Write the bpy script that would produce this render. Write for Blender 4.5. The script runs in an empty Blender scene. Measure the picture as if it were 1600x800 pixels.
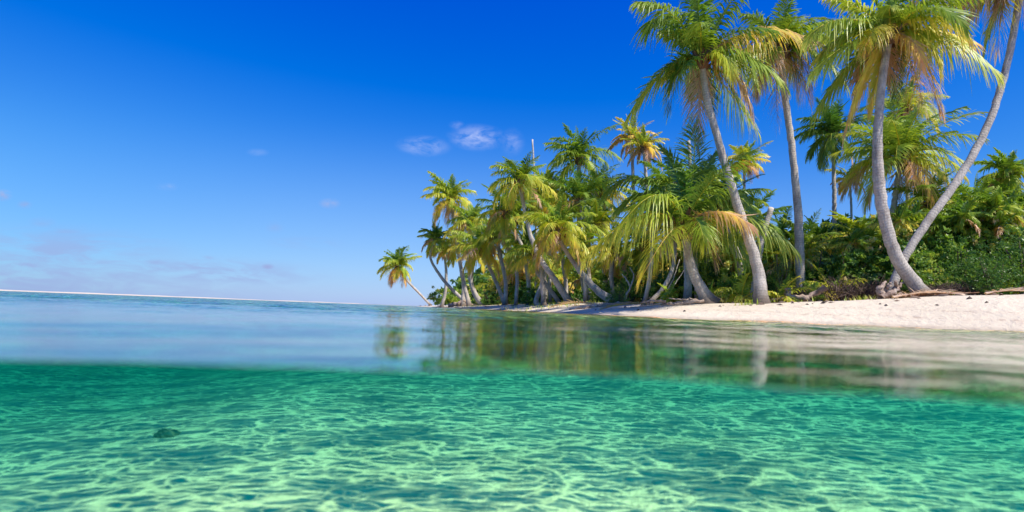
import bpy, math, random
import numpy as np
from mathutils import Vector, Matrix

S = bpy.context.scene
C = S.collection
# ---------------------------------------------------------------- camera
FPX = 900.0                      # focal length in pixels of a 1600 px wide frame
CAM_H = 0.08
ROLL = math.atan(0.037)
PITCH = math.atan(83 / FPX)
cam_d = bpy.data.cameras.new('camera')
cam_d.sensor_width = 36
cam_d.lens = 36 * FPX / 1600
cam_d.clip_start = 0.02
cam_d.clip_end = 30000
cam_d.dof.use_dof = True
cam_d.dof.focus_distance = 22
cam_d.dof.aperture_fstop = 1.5
cam = bpy.data.objects.new('camera', cam_d)
C.objects.link(cam)
F = Vector((0, math.cos(PITCH), math.sin(PITCH)))
U0 = Vector((0, -math.sin(PITCH), math.cos(PITCH)))
R0 = Vector((1, 0, 0))
R = R0 * math.cos(ROLL) + U0 * math.sin(ROLL)
U = U0 * math.cos(ROLL) - R0 * math.sin(ROLL)
cam.matrix_world = Matrix(((R.x, U.x, -F.x, 0), (R.y, U.y, -F.y, 0), (R.z, U.z, -F.z, CAM_H), (0, 0, 0, 1)))
S.camera = cam
CAMP = Vector((0, 0, CAM_H))

def P(px, py, Y):
    """world point seen at photo pixel (px,py) at forward distance Y"""
    d = F + R * ((px - 800) / FPX) + U * ((400 - py) / FPX)
    return CAMP + d * (Y / d.y)

# ---------------------------------------------------------------- light
SUN_EL, SUN_AZ = math.radians(55), math.radians(132)   # azimuth from +Y towards +X
sun_vec = Vector((math.sin(SUN_AZ) * math.cos(SUN_EL), math.cos(SUN_AZ) * math.cos(SUN_EL), math.sin(SUN_EL)))
sd = bpy.data.lights.new('sun', 'SUN')
sd.energy = 5.0
sd.angle = math.radians(0.5)
sd.color = (1.0, 0.92, 0.80)
sun = bpy.data.objects.new('sun', sd)
sun.rotation_euler = sun_vec.to_track_quat('Z', 'Y').to_euler()
C.objects.link(sun)

S.view_settings.view_transform = 'Standard'
S.view_settings.look = 'None'
S.view_settings.gamma = 1
S.view_settings.exposure = 0.35
S.view_settings.use_curve_mapping = False
S.cycles.transparent_max_bounces = 24
S.cycles.max_bounces = 8
S.cycles.caustics_reflective = False
S.cycles.sample_clamp_indirect = 6

class NT:
    """small node helper"""
    def __init__(s, tree):
        s.t = tree
        tree.nodes.clear()
    def n(s, typ, inp=None, **kw):
        nd = s.t.nodes.new(typ)
        for k, v in kw.items():
            setattr(nd, k, v)
        for k, v in (inp or {}).items():
            s.set(nd.inputs[k], v)
        return nd
    def set(s, sock, v):
        if isinstance(v, bpy.types.NodeSocket):
            s.t.links.new(v, sock)
        elif isinstance(v, bpy.types.Node):
            s.t.links.new(v.outputs[0], sock)
        else:
            if isinstance(v, (tuple, list)) and len(v) == 3 and sock.type == 'RGBA':
                v = (*v, 1)
            sock.default_value = v
    def m(s, op, a, b=0.0, c=0.0, clamp=False):
        return s.n('ShaderNodeMath', {0: a, 1: b, 2: c}, operation=op, use_clamp=clamp).outputs[0]
    def vm(s, op, a, b=(0, 0, 0)):
        return s.n('ShaderNodeVectorMath', {0: a, 1: b}, operation=op).outputs[0]
    def mix(s, f, a, b, mode='MIX'):
        nd = s.n('ShaderNodeMix', data_type='RGBA', blend_type=mode)
        s.set(nd.inputs[0], f); s.set(nd.inputs[6], a); s.set(nd.inputs[7], b)
        return nd.outputs[2]
    def noise(s, vec, scale, detail=3, rough=.5, dist=0.0):
        return s.n('ShaderNodeTexNoise', {'Vector': vec, 'Scale': scale, 'Detail': detail, 'Roughness': rough, 'Distortion': dist}).outputs[0]
    def rng(s, v, a, b, c=0.0, d=1.0, smooth=True):
        nd = s.n('ShaderNodeMapRange', {0: v, 1: a, 2: b, 3: c, 4: d})
        if smooth: nd.interpolation_type = 'SMOOTHSTEP'
        return nd.outputs[0]
    def ramp(s, f, stops):
        nd = s.n('ShaderNodeValToRGB', {0: f})
        e = nd.color_ramp.elements
        while len(e) < len(stops): e.new(1)
        for k, (p, c) in enumerate(stops):
            e[k].position = p; e[k].color = (*c, 1)
        return nd.outputs[0]

# ---------------------------------------------------------------- sky with small clouds
world = bpy.data.worlds.new('World')
S.world = world
world.use_nodes = True
w = NT(world.node_tree)
sky = w.n('ShaderNodeTexSky', sky_type='NISHITA', sun_disc=False, sun_elevation=SUN_EL, sun_rotation=SUN_AZ,
          altitude=0, air_density=1.0, dust_density=0.25, ozone_density=3.0)
tc = w.n('ShaderNodeTexCoord')
sep = w.n('ShaderNodeSeparateXYZ', {0: tc.outputs['Generated']})
hs = w.n('ShaderNodeHueSaturation', {'Hue': 0.5, 'Saturation': 1.25, 'Value': 1.0, 'Fac': 1.0, 'Color': sky.outputs[0]})
skyc = w.mix(1.0, hs.outputs[0], (0.55, 0.86, 1.22), 'MULTIPLY')
# clouds live in true directions: (azimuth slope, elevation slope)
yy = w.m('MAXIMUM', sep.outputs[1], 0.05)
su = w.m('DIVIDE', sep.outputs[0], yy)
sv = w.m('DIVIDE', sep.outputs[2], yy)
uv = w.n('ShaderNodeCombineXYZ', {0: su, 1: sv, 2: 0.0})
uvs = w.vm('MULTIPLY', uv.outputs[0], (1.0, 1.7, 1.0))
ns = w.noise(uvs, 17, 8, .68, 1.2)
ns2 = w.noise(uvs, 34, 5, .6, .6)
nsl = w.noise(w.vm('MULTIPLY', uv.outputs[0], (1.0, 5.0, 1.0)), 11, 6, .6, .5)
ns2o = w.m('ADD', w.m('MULTIPLY', ns, .65), w.m('MULTIPLY', ns2, .35))
total = None
clouds = [(30, 440, 420, 42, .55), (90, 395, 190, 40, .6), (330, 425, 170, 22, .7), (120, 428, 200, 16, .6), (480, 380, 60, 10, .3), (662, 228, 38, 15, .6), (745, 215, 40, 19, .78), (800, 222, 18, 20, .35), (714, 196, 12, 7, .35), (515, 318, 15, 8, .75), (403, 238, 16, 6, .2),
          (262, 292, 17, 6, .3), (4, 305, 14, 9, 1.0), (38, 320, 12, 6, .7), (66, 348, 22, 9, .3), (75, 380, 46, 7, .35), (20, 393, 36, 6, .7),
          (35, 415, 40, 8, .8), (120, 425, 34, 8, .6), (170, 400, 60, 9, .5), (245, 410, 30, 7, .6), (240, 425, 40, 6, .5), (360, 426, 30, 9, .9), (400, 437, 40, 6, .5),
          (418, 417, 14, 6, .9), (430, 355, 14, 9, .3), (325, 403, 12, 4, .5), (100, 362, 40, 6, .4)]
for (cx, cy, rx, ry, a) in clouds:
    p = P(cx, cy, 1.0) - CAMP
    q = w.vm('MULTIPLY', w.vm('SUBTRACT', uv.outputs[0], (p.x, p.z, 0)), (FPX / rx / 1.35, FPX / ry / 1.35, 0))
    L = w.n('ShaderNodeVectorMath', {0: q}, operation='LENGTH').outputs['Value']
    mk = w.m('MULTIPLY', w.rng(L, 1.0, 0.0), a)
    total = mk if total is None else w.m('MAXIMUM', total, mk)
lowf = w.rng(sv, .16, .10)
cn = w.mix(lowf, w.rng(ns2o, .36, .60), w.rng(nsl, .34, .60))
dens = w.m('MULTIPLY', total, cn)
dens = w.m('MULTIPLY', dens, w.m('MULTIPLY_ADD', w.rng(sv, .3, .12), .45, .6))
low = w.rng(sv, 0.25, 0.15)
ccol = w.mix(low, (7.2, 7.6, 9.6), (2.9, 3.6, 6.4))
haze = w.rng(sv, .34, -.02)
hl = w.rng(su, -1.0, -.15, .12, .55)
skyc = w.mix(w.m('MULTIPLY', haze, hl), skyc, (2.1, 3.3, 7.4))
sp3 = w.n('ShaderNodeSeparateColor', {0: skyc})
skyg = w.n('ShaderNodeCombineColor', {0: w.m('MAXIMUM', w.m('MULTIPLY_ADD', sp3.outputs[0], 1.5, -.56), 0.0), 1: w.m('MAXIMUM', w.m('MULTIPLY_ADD', sp3.outputs[1], 1.30, -.68), .3),
                                      2: w.m('MULTIPLY_ADD', sp3.outputs[2], .62, 3.5)}).outputs[0]
skyg = w.mix(w.m('MULTIPLY', w.rng(su, -.05, -.95), w.rng(sv, .34, .0)), skyg, w.mix(1.0, skyg, (.56, .66, .92), 'MULTIPLY'))
skyc2 = w.mix(dens, skyg, ccol)
bg = w.n('ShaderNodeBackground', {0: skyc2, 1: 0.092})
wo = w.n('ShaderNodeOutputWorld', {0: bg.outputs[0]})

# ---------------------------------------------------------------- helpers
def new_mat(name):
    m = bpy.data.materials.new(name)
    m.use_nodes = True
    return m, NT(m.node_tree)

def mesh_np(name, V, Q, mats=(), smooth=False, attrs=None, mat_idx=None):
    """mesh from arrays; Q is (n,4) or (n,3) or a list of such arrays"""
    V = np.asarray(V, np.float32)
    Qs = Q if isinstance(Q, list) else [Q]
    me = bpy.data.meshes.new(name)
    loops = np.concatenate([np.asarray(q, np.int32).ravel() for q in Qs if len(q)])
    tot = np.concatenate([np.full(len(q), q.shape[1], np.int32) for q in Qs if len(q)])
    start = np.concatenate([[0], np.cumsum(tot)[:-1]]).astype(np.int32)
    me.vertices.add(len(V)); me.vertices.foreach_set('co', V.ravel())
    me.loops.add(len(loops)); me.loops.foreach_set('vertex_index', loops)
    me.polygons.add(len(tot)); me.polygons.foreach_set('loop_start', start)
    me.polygons.foreach_set('loop_total', tot)
    if smooth: me.polygons.foreach_set('use_smooth', np.ones(len(tot), bool))
    if mat_idx is not None: me.polygons.foreach_set('material_index', np.asarray(mat_idx, np.int32))
    for m in mats: me.materials.append(m)
    for k, a in (attrs or {}).items():
        at = me.attributes.new(k, 'FLOAT', 'POINT')
        at.data.foreach_set('value', np.asarray(a, np.float32))
    me.update(calc_edges=True)
    return me

def link(name, data, parent=None, loc=None, **props):
    o = bpy.data.objects.new(name, data)
    C.objects.link(o)
    if parent is not None: o.parent = parent
    if loc is not None: o.location = loc
    for k, v in props.items():
        if v: o[k] = v
    return o

def root(name, label, cat, loc, group=None):
    o = link(name, None, None, loc, label=label, category=cat, group=group)
    o.empty_display_size = 0.3
    return o

class Geo:
    """collects arrays and joins them"""
    def __init__(s): s.V = []; s.Q = []; s.A = []; s.n = 0; s.M = []
    def add(s, V, Q, a=0.0, mi=0):
        V = np.asarray(V, float); Q = np.asarray(Q, int)
        s.V.append(V); s.Q.append(Q + s.n); s.n += len(V)
        s.A.append(np.broadcast_to(np.asarray(a, float), (len(V),))); s.M.append(np.full(len(Q), mi))
    def mesh(s, name, mats, smooth=False):
        V = np.concatenate(s.V); A = np.concatenate(s.A)
        q4 = [(q, m) for q, m in zip(s.Q, s.M) if q.shape[1] == 4]
        q3 = [(q, m) for q, m in zip(s.Q, s.M) if q.shape[1] == 3]
        Q = []; M = []
        for g in (q4, q3):
            if g:
                Q.append(np.concatenate([a for a, _ in g])); M.append(np.concatenate([b for _, b in g]))
        return mesh_np(name, V, Q, mats, smooth, {'age': A}, np.concatenate(M))

def tube(path, radii, n=10, rng=None, bump=0.0, cap=True):
    path = np.asarray(path, float); radii = np.asarray(radii, float)
    T = np.gradient(path, axis=0); T /= np.linalg.norm(T, axis=1)[:, None] + 1e-9
    ref = np.array([0.13, 1, 0.07]) if abs(T[0][1]) < .9 else np.array([1, 0.1, 0])
    s = np.cross(T, ref); s /= np.linalg.norm(s, axis=1)[:, None]
    b = np.cross(s, T)
    a = np.linspace(0, 2 * math.pi, n, endpoint=False)
    rr = radii[:, None] * np.ones((1, n))
    if rng is not None and bump: rr = rr * (1 + rng.normal(0, bump, rr.shape))
    V = path[:, None, :] + rr[..., None] * (s[:, None, :] * np.cos(a)[None, :, None] + b[:, None, :] * np.sin(a)[None, :, None])
    k = len(path)
    i = np.arange(k - 1)[:, None] * n; j = np.arange(n)[None]; j2 = (j + 1) % n
    Q = np.stack([i + j, i + j2, i + n + j2, i + n + j], -1).reshape(-1, 4)
    V = V.reshape(-1, 3)
    if cap:
        V = np.concatenate([V, path[-1:], path[:1]])
        e = (k - 1) * n; c = k * n
        q = np.stack([e + j[0], e + j2[0], np.full(n, c), np.full(n, c)], -1)
        Q3 = q[:, :3]
        return V, Q, Q3
    return V, Q, None

def catmull(pts, n):
    pts = np.asarray(pts, float)
    p = np.concatenate([[2 * pts[0] - pts[1]], pts, [2 * pts[-1] - pts[-2]]])
    d = np.concatenate([[0], np.cumsum(np.linalg.norm(np.diff(pts, axis=0), axis=1))])
    u = np.linspace(0, d[-1], n); out = []
    for x in u:
        k = min(max(np.searchsorted(d, x) - 1, 0), len(pts) - 2)
        t = (x - d[k]) / (d[k + 1] - d[k])
        a, b, c, e = p[k], p[k + 1], p[k + 2], p[k + 3]
        out.append(.5 * ((2 * b) + (-a + c) * t + (2 * a - 5 * b + 4 * c - e) * t * t + (-a + 3 * b - 3 * c + e) * t ** 3))
    return np.array(out)

# ---------------------------------------------------------------- materials
def sand_mat():
    m, t = new_mat('coral_sand')
    tcn = t.n('ShaderNodeTexCoord'); o = tcn.outputs['Object']
    big = t.noise(o, .35, 4, .55); mid = t.noise(o, 2.4, 5, .6); fine = t.noise(o, 38, 3, .6); spk = t.noise(o, 90, 2, .5)
    c = t.mix(t.rng(big, .35, .68), (.70, .62, .49), (.63, .55, .43))
    c = t.mix(t.m('MULTIPLY', t.rng(mid, .52, .75), .55), c, (.60, .47, .36))
    c = t.mix(t.m('MULTIPLY', t.rng(fine, .58, .72), .35), c, (.45, .34, .26))
    c = t.mix(t.m('MULTIPLY', t.rng(spk, .66, .72), .5), c, (.25, .18, .13))
    # leaf litter and dark soil where the palms stand
    at = t.n('ShaderNodeAttribute', attribute_name='litter')
    lf = t.m('MULTIPLY', at.outputs['Fac'], t.rng(t.noise(o, 1.3, 6, .7), .30, .52))
    lit = t.ramp(t.noise(o, 26, 5, .7), [(.3, (.035, .022, .015)), (.5, (.16, .09, .055)), (.62, (.30, .17, .10)), (.75, (.42, .30, .2))])
    c = t.mix(lf, c, lit)
    geo = t.n('ShaderNodeNewGeometry')
    z = t.n('ShaderNodeSeparateXYZ', {0: geo.outputs['Position']}).outputs[2]
    wet = t.rng(z, .10, .015)
    c = t.mix(t.m('MULTIPLY', wet, .6), c, (.42, .35, .27))
    zz = t.m('ADD', z, t.m('MULTIPLY', t.m('SUBTRACT', t.noise(o, .8, 4, .6), .5), .16))
    line = t.m('MULTIPLY', t.rng(t.m('ABSOLUTE', t.m('SUBTRACT', zz, .23)), .035, .0), t.rng(t.noise(o, 6, 5, .75), .46, .62))
    line2 = t.m('MULTIPLY', t.rng(t.m('ABSOLUTE', t.m('SUBTRACT', zz, .40)), .05, .0), t.rng(t.noise(o, 11, 4, .75), .50, .62))
    c = t.mix(t.m('MULTIPLY', t.m('MAXIMUM', line, line2), .6), c, (.36, .25, .19))
    # seabed: paler sand with dim patches of growth
    sb = t.rng(z, -.05, -.4)
    bed = t.mix(t.rng(t.noise(o, .9, 5, .65), .40, .66), (.80, .80, .70), (.66, .67, .58))
    bed = t.mix(t.m('MULTIPLY', t.rng(t.noise(o, 7, 5, .7), .56, .74), .30), bed, (.40, .42, .34))
    c = t.mix(sb, c, bed)
    h = t.m('ADD', t.m('MULTIPLY', mid, 1.0), t.m('ADD', t.m('MULTIPLY', fine, .25), t.m('ADD', t.m('MULTIPLY', t.noise(o, 9, 4, .6), .5), t.m('MULTIPLY', t.n('ShaderNodeTexVoronoi', {'Vector': t.vm('ADD', t.vm('MULTIPLY', o, (1, 1.6, 1)), t.n('ShaderNodeTexNoise', {'Vector': o, 'Scale': 1.7}).outputs[1]), 'Scale': 2.6}).outputs[0], .4))))
    bp = t.n('ShaderNodeBump', {'Strength': .9, 'Distance': .07, 'Height': h})
    p = t.n('ShaderNodeBsdfPrincipled', {'Base Color': c, 'Roughness': .92, 'Normal': bp.outputs[0]})
    p.inputs['Specular IOR Level'].default_value = .2
    t.n('ShaderNodeOutputMaterial', {0: p.outputs[0]})
    return m

def bark_mat(name, c1, c2, ringscale=1.0):
    m, t = new_mat(name)
    tcn = t.n('ShaderNodeTexCoord'); o = tcn.outputs['Object']
    at = t.n('ShaderNodeAttribute', attribute_name='age')      # metres along the stem
    oi = t.n('ShaderNodeObjectInfo')
    wob = t.m('ADD', at.outputs['Fac'], t.m('MULTIPLY', t.noise(o, 3, 3), .10))
    ring = t.m('SINE', t.m('MULTIPLY', wob, 6.283 / .075 * ringscale))
    n1 = t.noise(o, 2.2, 5, .65); n2 = t.noise(t.vm('MULTIPLY', o, (1, 1, .35)), 24, 5, .7)
    c = t.mix(t.rng(n1, .35, .65), c1, c2)
    c = t.mix(t.m('MULTIPLY', t.rng(n2, .45, .7), .6), c, tuple(x * .42 for x in c2))
    c = t.mix(t.m('MULTIPLY', t.rng(ring, .2, 1.0), t.m('MULTIPLY', t.rng(t.noise(o, 1.7, 3), .38, .66), .38)), c, tuple(x * .45 for x in c2))
    c = t.mix(t.m('MULTIPLY', t.rng(t.noise(o, 1.1, 4, .7), .54, .70), .55), c, (.20, .15, .125))
    c = t.mix(t.m('MULTIPLY', t.rng(t.noise(t.vm('MULTIPLY', o, (1, 1, .4)), 5, 4, .7), .55, .68), .35), c, (.66, .63, .58))
    c = t.mix(t.rng(at.outputs['Fac'], .7, .0), c, (.14, .11, .09))
    h = t.m('ADD', t.m('MULTIPLY', ring, .07), t.m('MULTIPLY', n2, 1.2))
    bp = t.n('ShaderNodeBump', {'Strength': .8, 'Distance': .03, 'Height': h})
    p = t.n('ShaderNodeBsdfPrincipled', {'Base Color': c, 'Roughness': .85, 'Normal': bp.outputs[0]})
    p.inputs['Specular IOR Level'].default_value = .2
    t.n('ShaderNodeOutputMaterial', {0: p.outputs[0]})
    return m

def leaf_mat(name, stops, trans=.38, rough=.42, var=.2, gain=1.0):
    m, t = new_mat(name)
    at = t.n('ShaderNodeAttribute', attribute_name='age')
    tcn = t.n('ShaderNodeTexCoord'); oi = t.n('ShaderNodeObjectInfo')
    n = t.noise(tcn.outputs['Object'], 2.3, 4, .7)
    v = t.m('ADD', at.outputs['Fac'], t.m('MULTIPLY', t.m('SUBTRACT', n, .5), var))
    v = t.m('ADD', v, t.m('MULTIPLY', t.m('SUBTRACT', oi.outputs['Random'], .5), .15))
    c = t.ramp(v, [(p, tuple(min(x * gain, .9) for x in q)) for p, q in stops])
    p = t.n('ShaderNodeBsdfPrincipled', {'Base Color': c, 'Roughness': rough})
    p.inputs['Specular IOR Level'].default_value = .45
    tr = t.n('ShaderNodeBsdfTranslucent', {0: t.mix(1.0, c, (1.25, 1.2, .6), 'MULTIPLY')})
    mx = t.n('ShaderNodeMixShader', {0: trans, 1: p.outputs[0], 2: tr.outputs[0]})
    t.n('ShaderNodeOutputMaterial', {0: mx.outputs[0]})
    return m

M_sand = sand_mat()
M_bark = bark_mat('palm_bark', (.60, .55, .49), (.42, .38, .34))
M_pale = bark_mat('pale_bark', (.62, .57, .51), (.46, .41, .36))
M_fibre = bark_mat('fibre_bark', (.30, .17, .10), (.20, .10, .06), .7)
M_drift = bark_mat('driftwood_grey', (.46, .36, .29), (.30, .21, .17), .2)
M_frond = leaf_mat('frond_leaf', [(0.0, (.055, .13, .02)), (.25, (.125, .20, .024)), (.42, (.20, .27, .03)), (.6, (.38, .38, .05)), (.74, (.52, .40, .08)),
                                  (.85, (.38, .23, .12)), (1.0, (.40, .31, .25))], .40, gain=1.78)
M_bush = leaf_mat('bush_leaf', [(0.0, (.015, .05, .012)), (.35, (.040, .092, .016)), (.65, (.11, .175, .028)), (.82, (.21, .26, .04)), (1.0, (.34, .27, .11))], .4, .4, gain=2.3)
M_twig = leaf_mat('dry_twig', [(0.0, (.035, .022, .02)), (.5, (.11, .075, .06)), (1.0, (.28, .19, .13))], .05, .8)

# ---------------------------------------------------------------- terrain
SHORE = [(1900, 10.2), (1600, 11.3), (1400, 12.4), (1190, 13.4), (1080, 14.2), (1000, 15.2), (900, 18.6), (800, 26.5), (720, 37), (665, 50), (646, 58)]
poly = [(60.0, 2.0), (24.0, 7.0)] + [(P(px, 480, Y).x, Y) for px, Y in SHORE] + [(-9.5, 66), (-5, 70), (4, 74), (20, 84), (60, 100), (140, 110), (140, -10)]
PA = np.array(poly); PB = np.roll(PA, -1, axis=0)

def sdist(x, y):
    """signed distance to the island outline, positive inland"""
    x = np.asarray(x, float); y = np.asarray(y, float)
    best = np.full(x.shape, 1e9); inside = np.zeros(x.shape, bool)
    for (ax, ay), (bx, by) in zip(PA, PB):
        ex, ey = bx - ax, by - ay
        t = np.clip(((x - ax) * ex + (y - ay) * ey) / (ex * ex + ey * ey), 0, 1)
        best = np.minimum(best, (x - ax - t * ex) ** 2 + (y - ay - t * ey) ** 2)
        c = ((ay > y) != (by > y))
        with np.errstate(divide='ignore', invalid='ignore'):
            xi = (bx - ax) * (y - ay) / (by - ay + 1e-12) + ax
        inside ^= c & (x < xi)
    return np.sqrt(best) * np.where(inside, 1, -1)

def sst(a, b, x):
    t = np.clip((x - a) / (b - a), 0, 1); return t * t * (3 - 2 * t)

def vnoise(x, y, s, seed=0):
    r = np.random.default_rng(seed); out = 0
    for k in range(6):
        a = r.uniform(0, 6.28); f = s * r.uniform(.6, 1.7); ph = r.uniform(0, 6.28)
        out = out + np.sin((x * math.cos(a) + y * math.sin(a)) * f + ph + 1.3 * np.sin((x * math.sin(a) - y * math.cos(a)) * f * .7 + ph * 2))
    return out / 6

def terrain(x, y):
    d = sdist(x, y) + .35 * vnoise(x, y, .45, 3) * sst(6, 12, y)
    top = np.interp(y, [8, 12, 16, 20, 30, 45, 60], [1.05, 1.0, .62, .56, .48, .34, .26])
    top = np.where(y < 24, top * 0 + np.interp(x / np.maximum(y, 6), [.0, .2, .43, .55, .71, .9, 1.4], [.42, .42, .50, .60, .76, .86, 1.0]) * sst(26, 20, y) + top * sst(20, 26, y), top)
    width = np.interp(y, [10, 14, 18, 30, 60], [3.3, 2.6, 3.0, 4.0, 5.0])
    t = np.clip(d / width, 0, 1)
    up = top * (1 - (1 - t) ** 1.6) + .10 * sst(0, 8, d - width) + .018 * vnoise(x, y, 2.2, 5) * sst(.4, 2, d) + .05 * vnoise(x, y, .9, 6) * sst(1.5, 5, d)
    s = -d
    dn = -.80 * sst(-1.2, 9, s) * 1.0 - .03 * np.clip(s, 0, 3) - 1.6 * sst(25, 200, s)
    dn = dn - .55 * sst(.8, 4.5, -x - .12 * y) * sst(1, 5, s) * sst(60, 20, y) * (.6 + .4 * vnoise(x, y, .8, 21))
    dn = dn + (.035 * vnoise(x, y, 1.6, 8) + .012 * vnoise(x, y, 6.0, 9)) * sst(.5, 5, s)
    return np.where(d > 0, up, dn)

def tz(x, y): return float(terrain(np.array([x]), np.array([y]))[0])

ys = np.concatenate([np.linspace(-3, 2, 14), 2 * 1.0105 ** np.arange(1, 460), np.geomspace(2 * 1.0105 ** 460, 6000, 26)])
sx = np.concatenate([-np.linspace(1.75, 1.02, 30), np.linspace(-1, 1.4, 560), np.linspace(1.42, 1.9, 14)])
Yg, Sg = np.meshgrid(ys, sx, indexing='ij')
Xg = Sg * (np.maximum(Yg, 0) + 4)
Zg = terrain(Xg, Yg)
nr, nc = Xg.shape
ii = (np.arange(nr - 1)[:, None] * nc + np.arange(nc - 1)[None]).ravel()
GQ = np.stack([ii, ii + 1, ii + nc + 1, ii + nc], -1)
D = sdist(Xg, Yg)
wl = np.interp(Yg, [10, 14, 16, 20, 30, 60], [3.3, 2.7, 2.9, 3.6, 5.2, 6.5])
litter = sst(-.3, .8, D - wl + .5 * vnoise(Xg, Yg, 1.1, 12))
ground = link('ground', mesh_np('ground', np.stack([Xg, Yg, Zg], -1).reshape(-1, 3), GQ, [M_sand], True, {'litter': litter.ravel()}), kind='structure')

# far sandbar on the left of the lagoon
bx = []; bq = []
xs = np.linspace(-150, -14, 90); vs = np.linspace(-1, 1, 15)
for i, x in enumerate(xs):
    k = (x + 150) / 136
    h = (.60 * (1 - k) ** .8) * (.82 + .18 * math.sin(x * .11 + 2 * math.sin(x * .043))) - .02 + .035 * math.sin(x * .7 + 3 * math.sin(x * .19)); yc = 92 + 14 * k + 2.5 * math.sin(x * .07)
    for v in vs:
        bx.append((x, yc + v * 16, -.5 + (h + .5) * (1 - abs(v) ** 2.2)))
nv = len(vs); ii = (np.arange(len(xs) - 1)[:, None] * nv + np.arange(nv - 1)[None]).ravel()
link('sandbar', mesh_np('sandbar', bx, np.stack([ii, ii + nv, ii + nv + 1, ii + 1], -1), [M_sand], True, {'litter': np.zeros(len(bx))}), kind='structure')

# ---------------------------------------------------------------- water: one closed body, open in front where the underwater housing sits
def water_mat():
    m, t = new_mat('lagoon_water')
    geo = t.n('ShaderNodeNewGeometry')
    pos = geo.outputs['Position']
    nz = t.m('ABSOLUTE', t.n('ShaderNodeSeparateXYZ', {0: geo.outputs['True Normal']}).outputs[2])
    top = t.m('GREATER_THAN', nz, .35)
    py_ = t.n('ShaderNodeSeparateXYZ', {0: pos}).outputs[1]
    near = t.rng(py_, 1.5, 10.0)
    h = t.m('ADD', t.m('MULTIPLY', t.noise(t.vm('MULTIPLY', pos, (1, .8, 1)), 5, 4, .55, .6), 1.0), t.m('MULTIPLY', t.noise(pos, 21, 3, .5, .4), .16))
    bp = t.n('ShaderNodeBump', {'Strength': t.m('ADD', t.m('MULTIPLY', near, .55), .035), 'Distance': .10, 'Height': h})
    fr = t.n('ShaderNodeFresnel', {'IOR': 1.333, 'Normal': bp.outputs[0]})
    # painted caustics: bright band pattern put into the transparent colour, tinting light passing through
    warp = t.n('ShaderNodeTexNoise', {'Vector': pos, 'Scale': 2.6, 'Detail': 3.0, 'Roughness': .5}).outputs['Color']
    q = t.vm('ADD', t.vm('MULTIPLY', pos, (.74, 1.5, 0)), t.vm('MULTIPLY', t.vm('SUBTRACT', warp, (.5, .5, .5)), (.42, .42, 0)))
    def lens(scale, width, off):  # draws bright lines along Voronoi cell edges, no refraction involved
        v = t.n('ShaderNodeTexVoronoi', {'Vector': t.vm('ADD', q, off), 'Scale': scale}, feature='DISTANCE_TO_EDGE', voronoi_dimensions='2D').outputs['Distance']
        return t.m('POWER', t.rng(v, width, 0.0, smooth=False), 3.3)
    a = lens(3.6, .24, (0, 0, 0)); b = lens(6.1, .26, (3.3, 1.7, 0)); c_ = lens(11.5, .30, (7.3, 4.7, 0))  # painted caustic lines at three scales
    caustic_paint = t.m('ADD', t.m('MULTIPLY', a, 1.15), t.m('ADD', t.m('MULTIPLY', b, .85), t.m('MULTIPLY', c_, .45)))
    caustic_paint = t.m('MULTIPLY', caustic_paint, t.rng(t.noise(t.vm('MULTIPLY', pos, (.7, 1.6, 1)), 1.3, 4, .65), .36, .60, .25, 1.4))
    caustic_paint = t.m('MULTIPLY', caustic_paint, t.rng(t.noise(pos, 9, 2, .5), .30, .65, .6, 1.25))
    col = t.mix(t.m('MINIMUM', caustic_paint, 1.25), (.0, .160, .18), (2.9, 1.75, .98))  # teal darks and warm highlights of the painted caustics
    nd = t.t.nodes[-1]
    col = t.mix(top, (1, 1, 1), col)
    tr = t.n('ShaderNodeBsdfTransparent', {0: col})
    gl = t.n('ShaderNodeBsdfGlossy', {0: (1, 1, 1), 'Roughness': .03, 'Normal': bp.outputs[0]})
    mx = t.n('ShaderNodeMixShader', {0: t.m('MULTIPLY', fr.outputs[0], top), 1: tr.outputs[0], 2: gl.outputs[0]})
    ab = t.n('ShaderNodeVolumeAbsorption', {0: (.24, .868, .882), 1: .68})
    sc = t.n('ShaderNodeVolumeScatter', {0: (.0, .90, .84), 1: .115, 'Anisotropy': .3})
    ad = t.n('ShaderNodeAddShader', {0: ab.outputs[0], 1: sc.outputs[0]})
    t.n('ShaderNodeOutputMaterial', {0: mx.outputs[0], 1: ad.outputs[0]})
    return m
M_water = water_mat()

NX = 620
rows = 0.68 * 1.0125 ** np.arange(0, 560)
rows = np.concatenate([rows, np.geomspace(rows[-1] * 1.05, 5800, 40)])
s = np.linspace(-1, 1, NX)
Yw = np.repeat(rows[:, None], NX, 1)
Xw = s[None] * (2.3 + 1.45 * rows[:, None])
edge = np.interp(Xw, [-4, -.6, 0, .5, 4], [.67, .67, .705, .60, .57]) + .020 * np.sin(Xw * 6.3 + 1) + .012 * np.sin(Xw * 13) + .006 * np.sin(Xw * 29 + 2)
Yw = Yw + (edge - .68) * np.exp(-(Yw - .68) / .5)
rw = np.random.default_rng(11)
Zw = np.zeros_like(Xw)
sp = Yw * .0125
for k in range(46):
    lam = .13 * 1.075 ** k
    a = rw.normal(-1.45, .62); ph = rw.uniform(0, 6.28)
    amp = .0024 * lam ** .85 * rw.uniform(.5, 1.3)
    keep = np.clip((lam / (sp * 2.2) - 1), 0, 1)
    kx, ky = math.cos(a) * 6.283 / lam, math.sin(a) * 6.283 / lam
    th = kx * Xw + ky * Yw + ph + .8 * np.sin(.23 * kx * Yw - .21 * ky * Xw + ph * 3)
    Zw += amp * keep * (np.sin(th) + .25 * np.cos(2 * th))
Zw *= .16 + .84 * sst(1.5, 9, Yw)
Zw += .004 * np.exp(-(Yw - Yw[:1]) / .014)      # water climbing the glass
top_v = np.stack([Xw, Yw, Zw], -1).reshape(-1, 3)
nr, nc = Xw.shape
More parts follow.
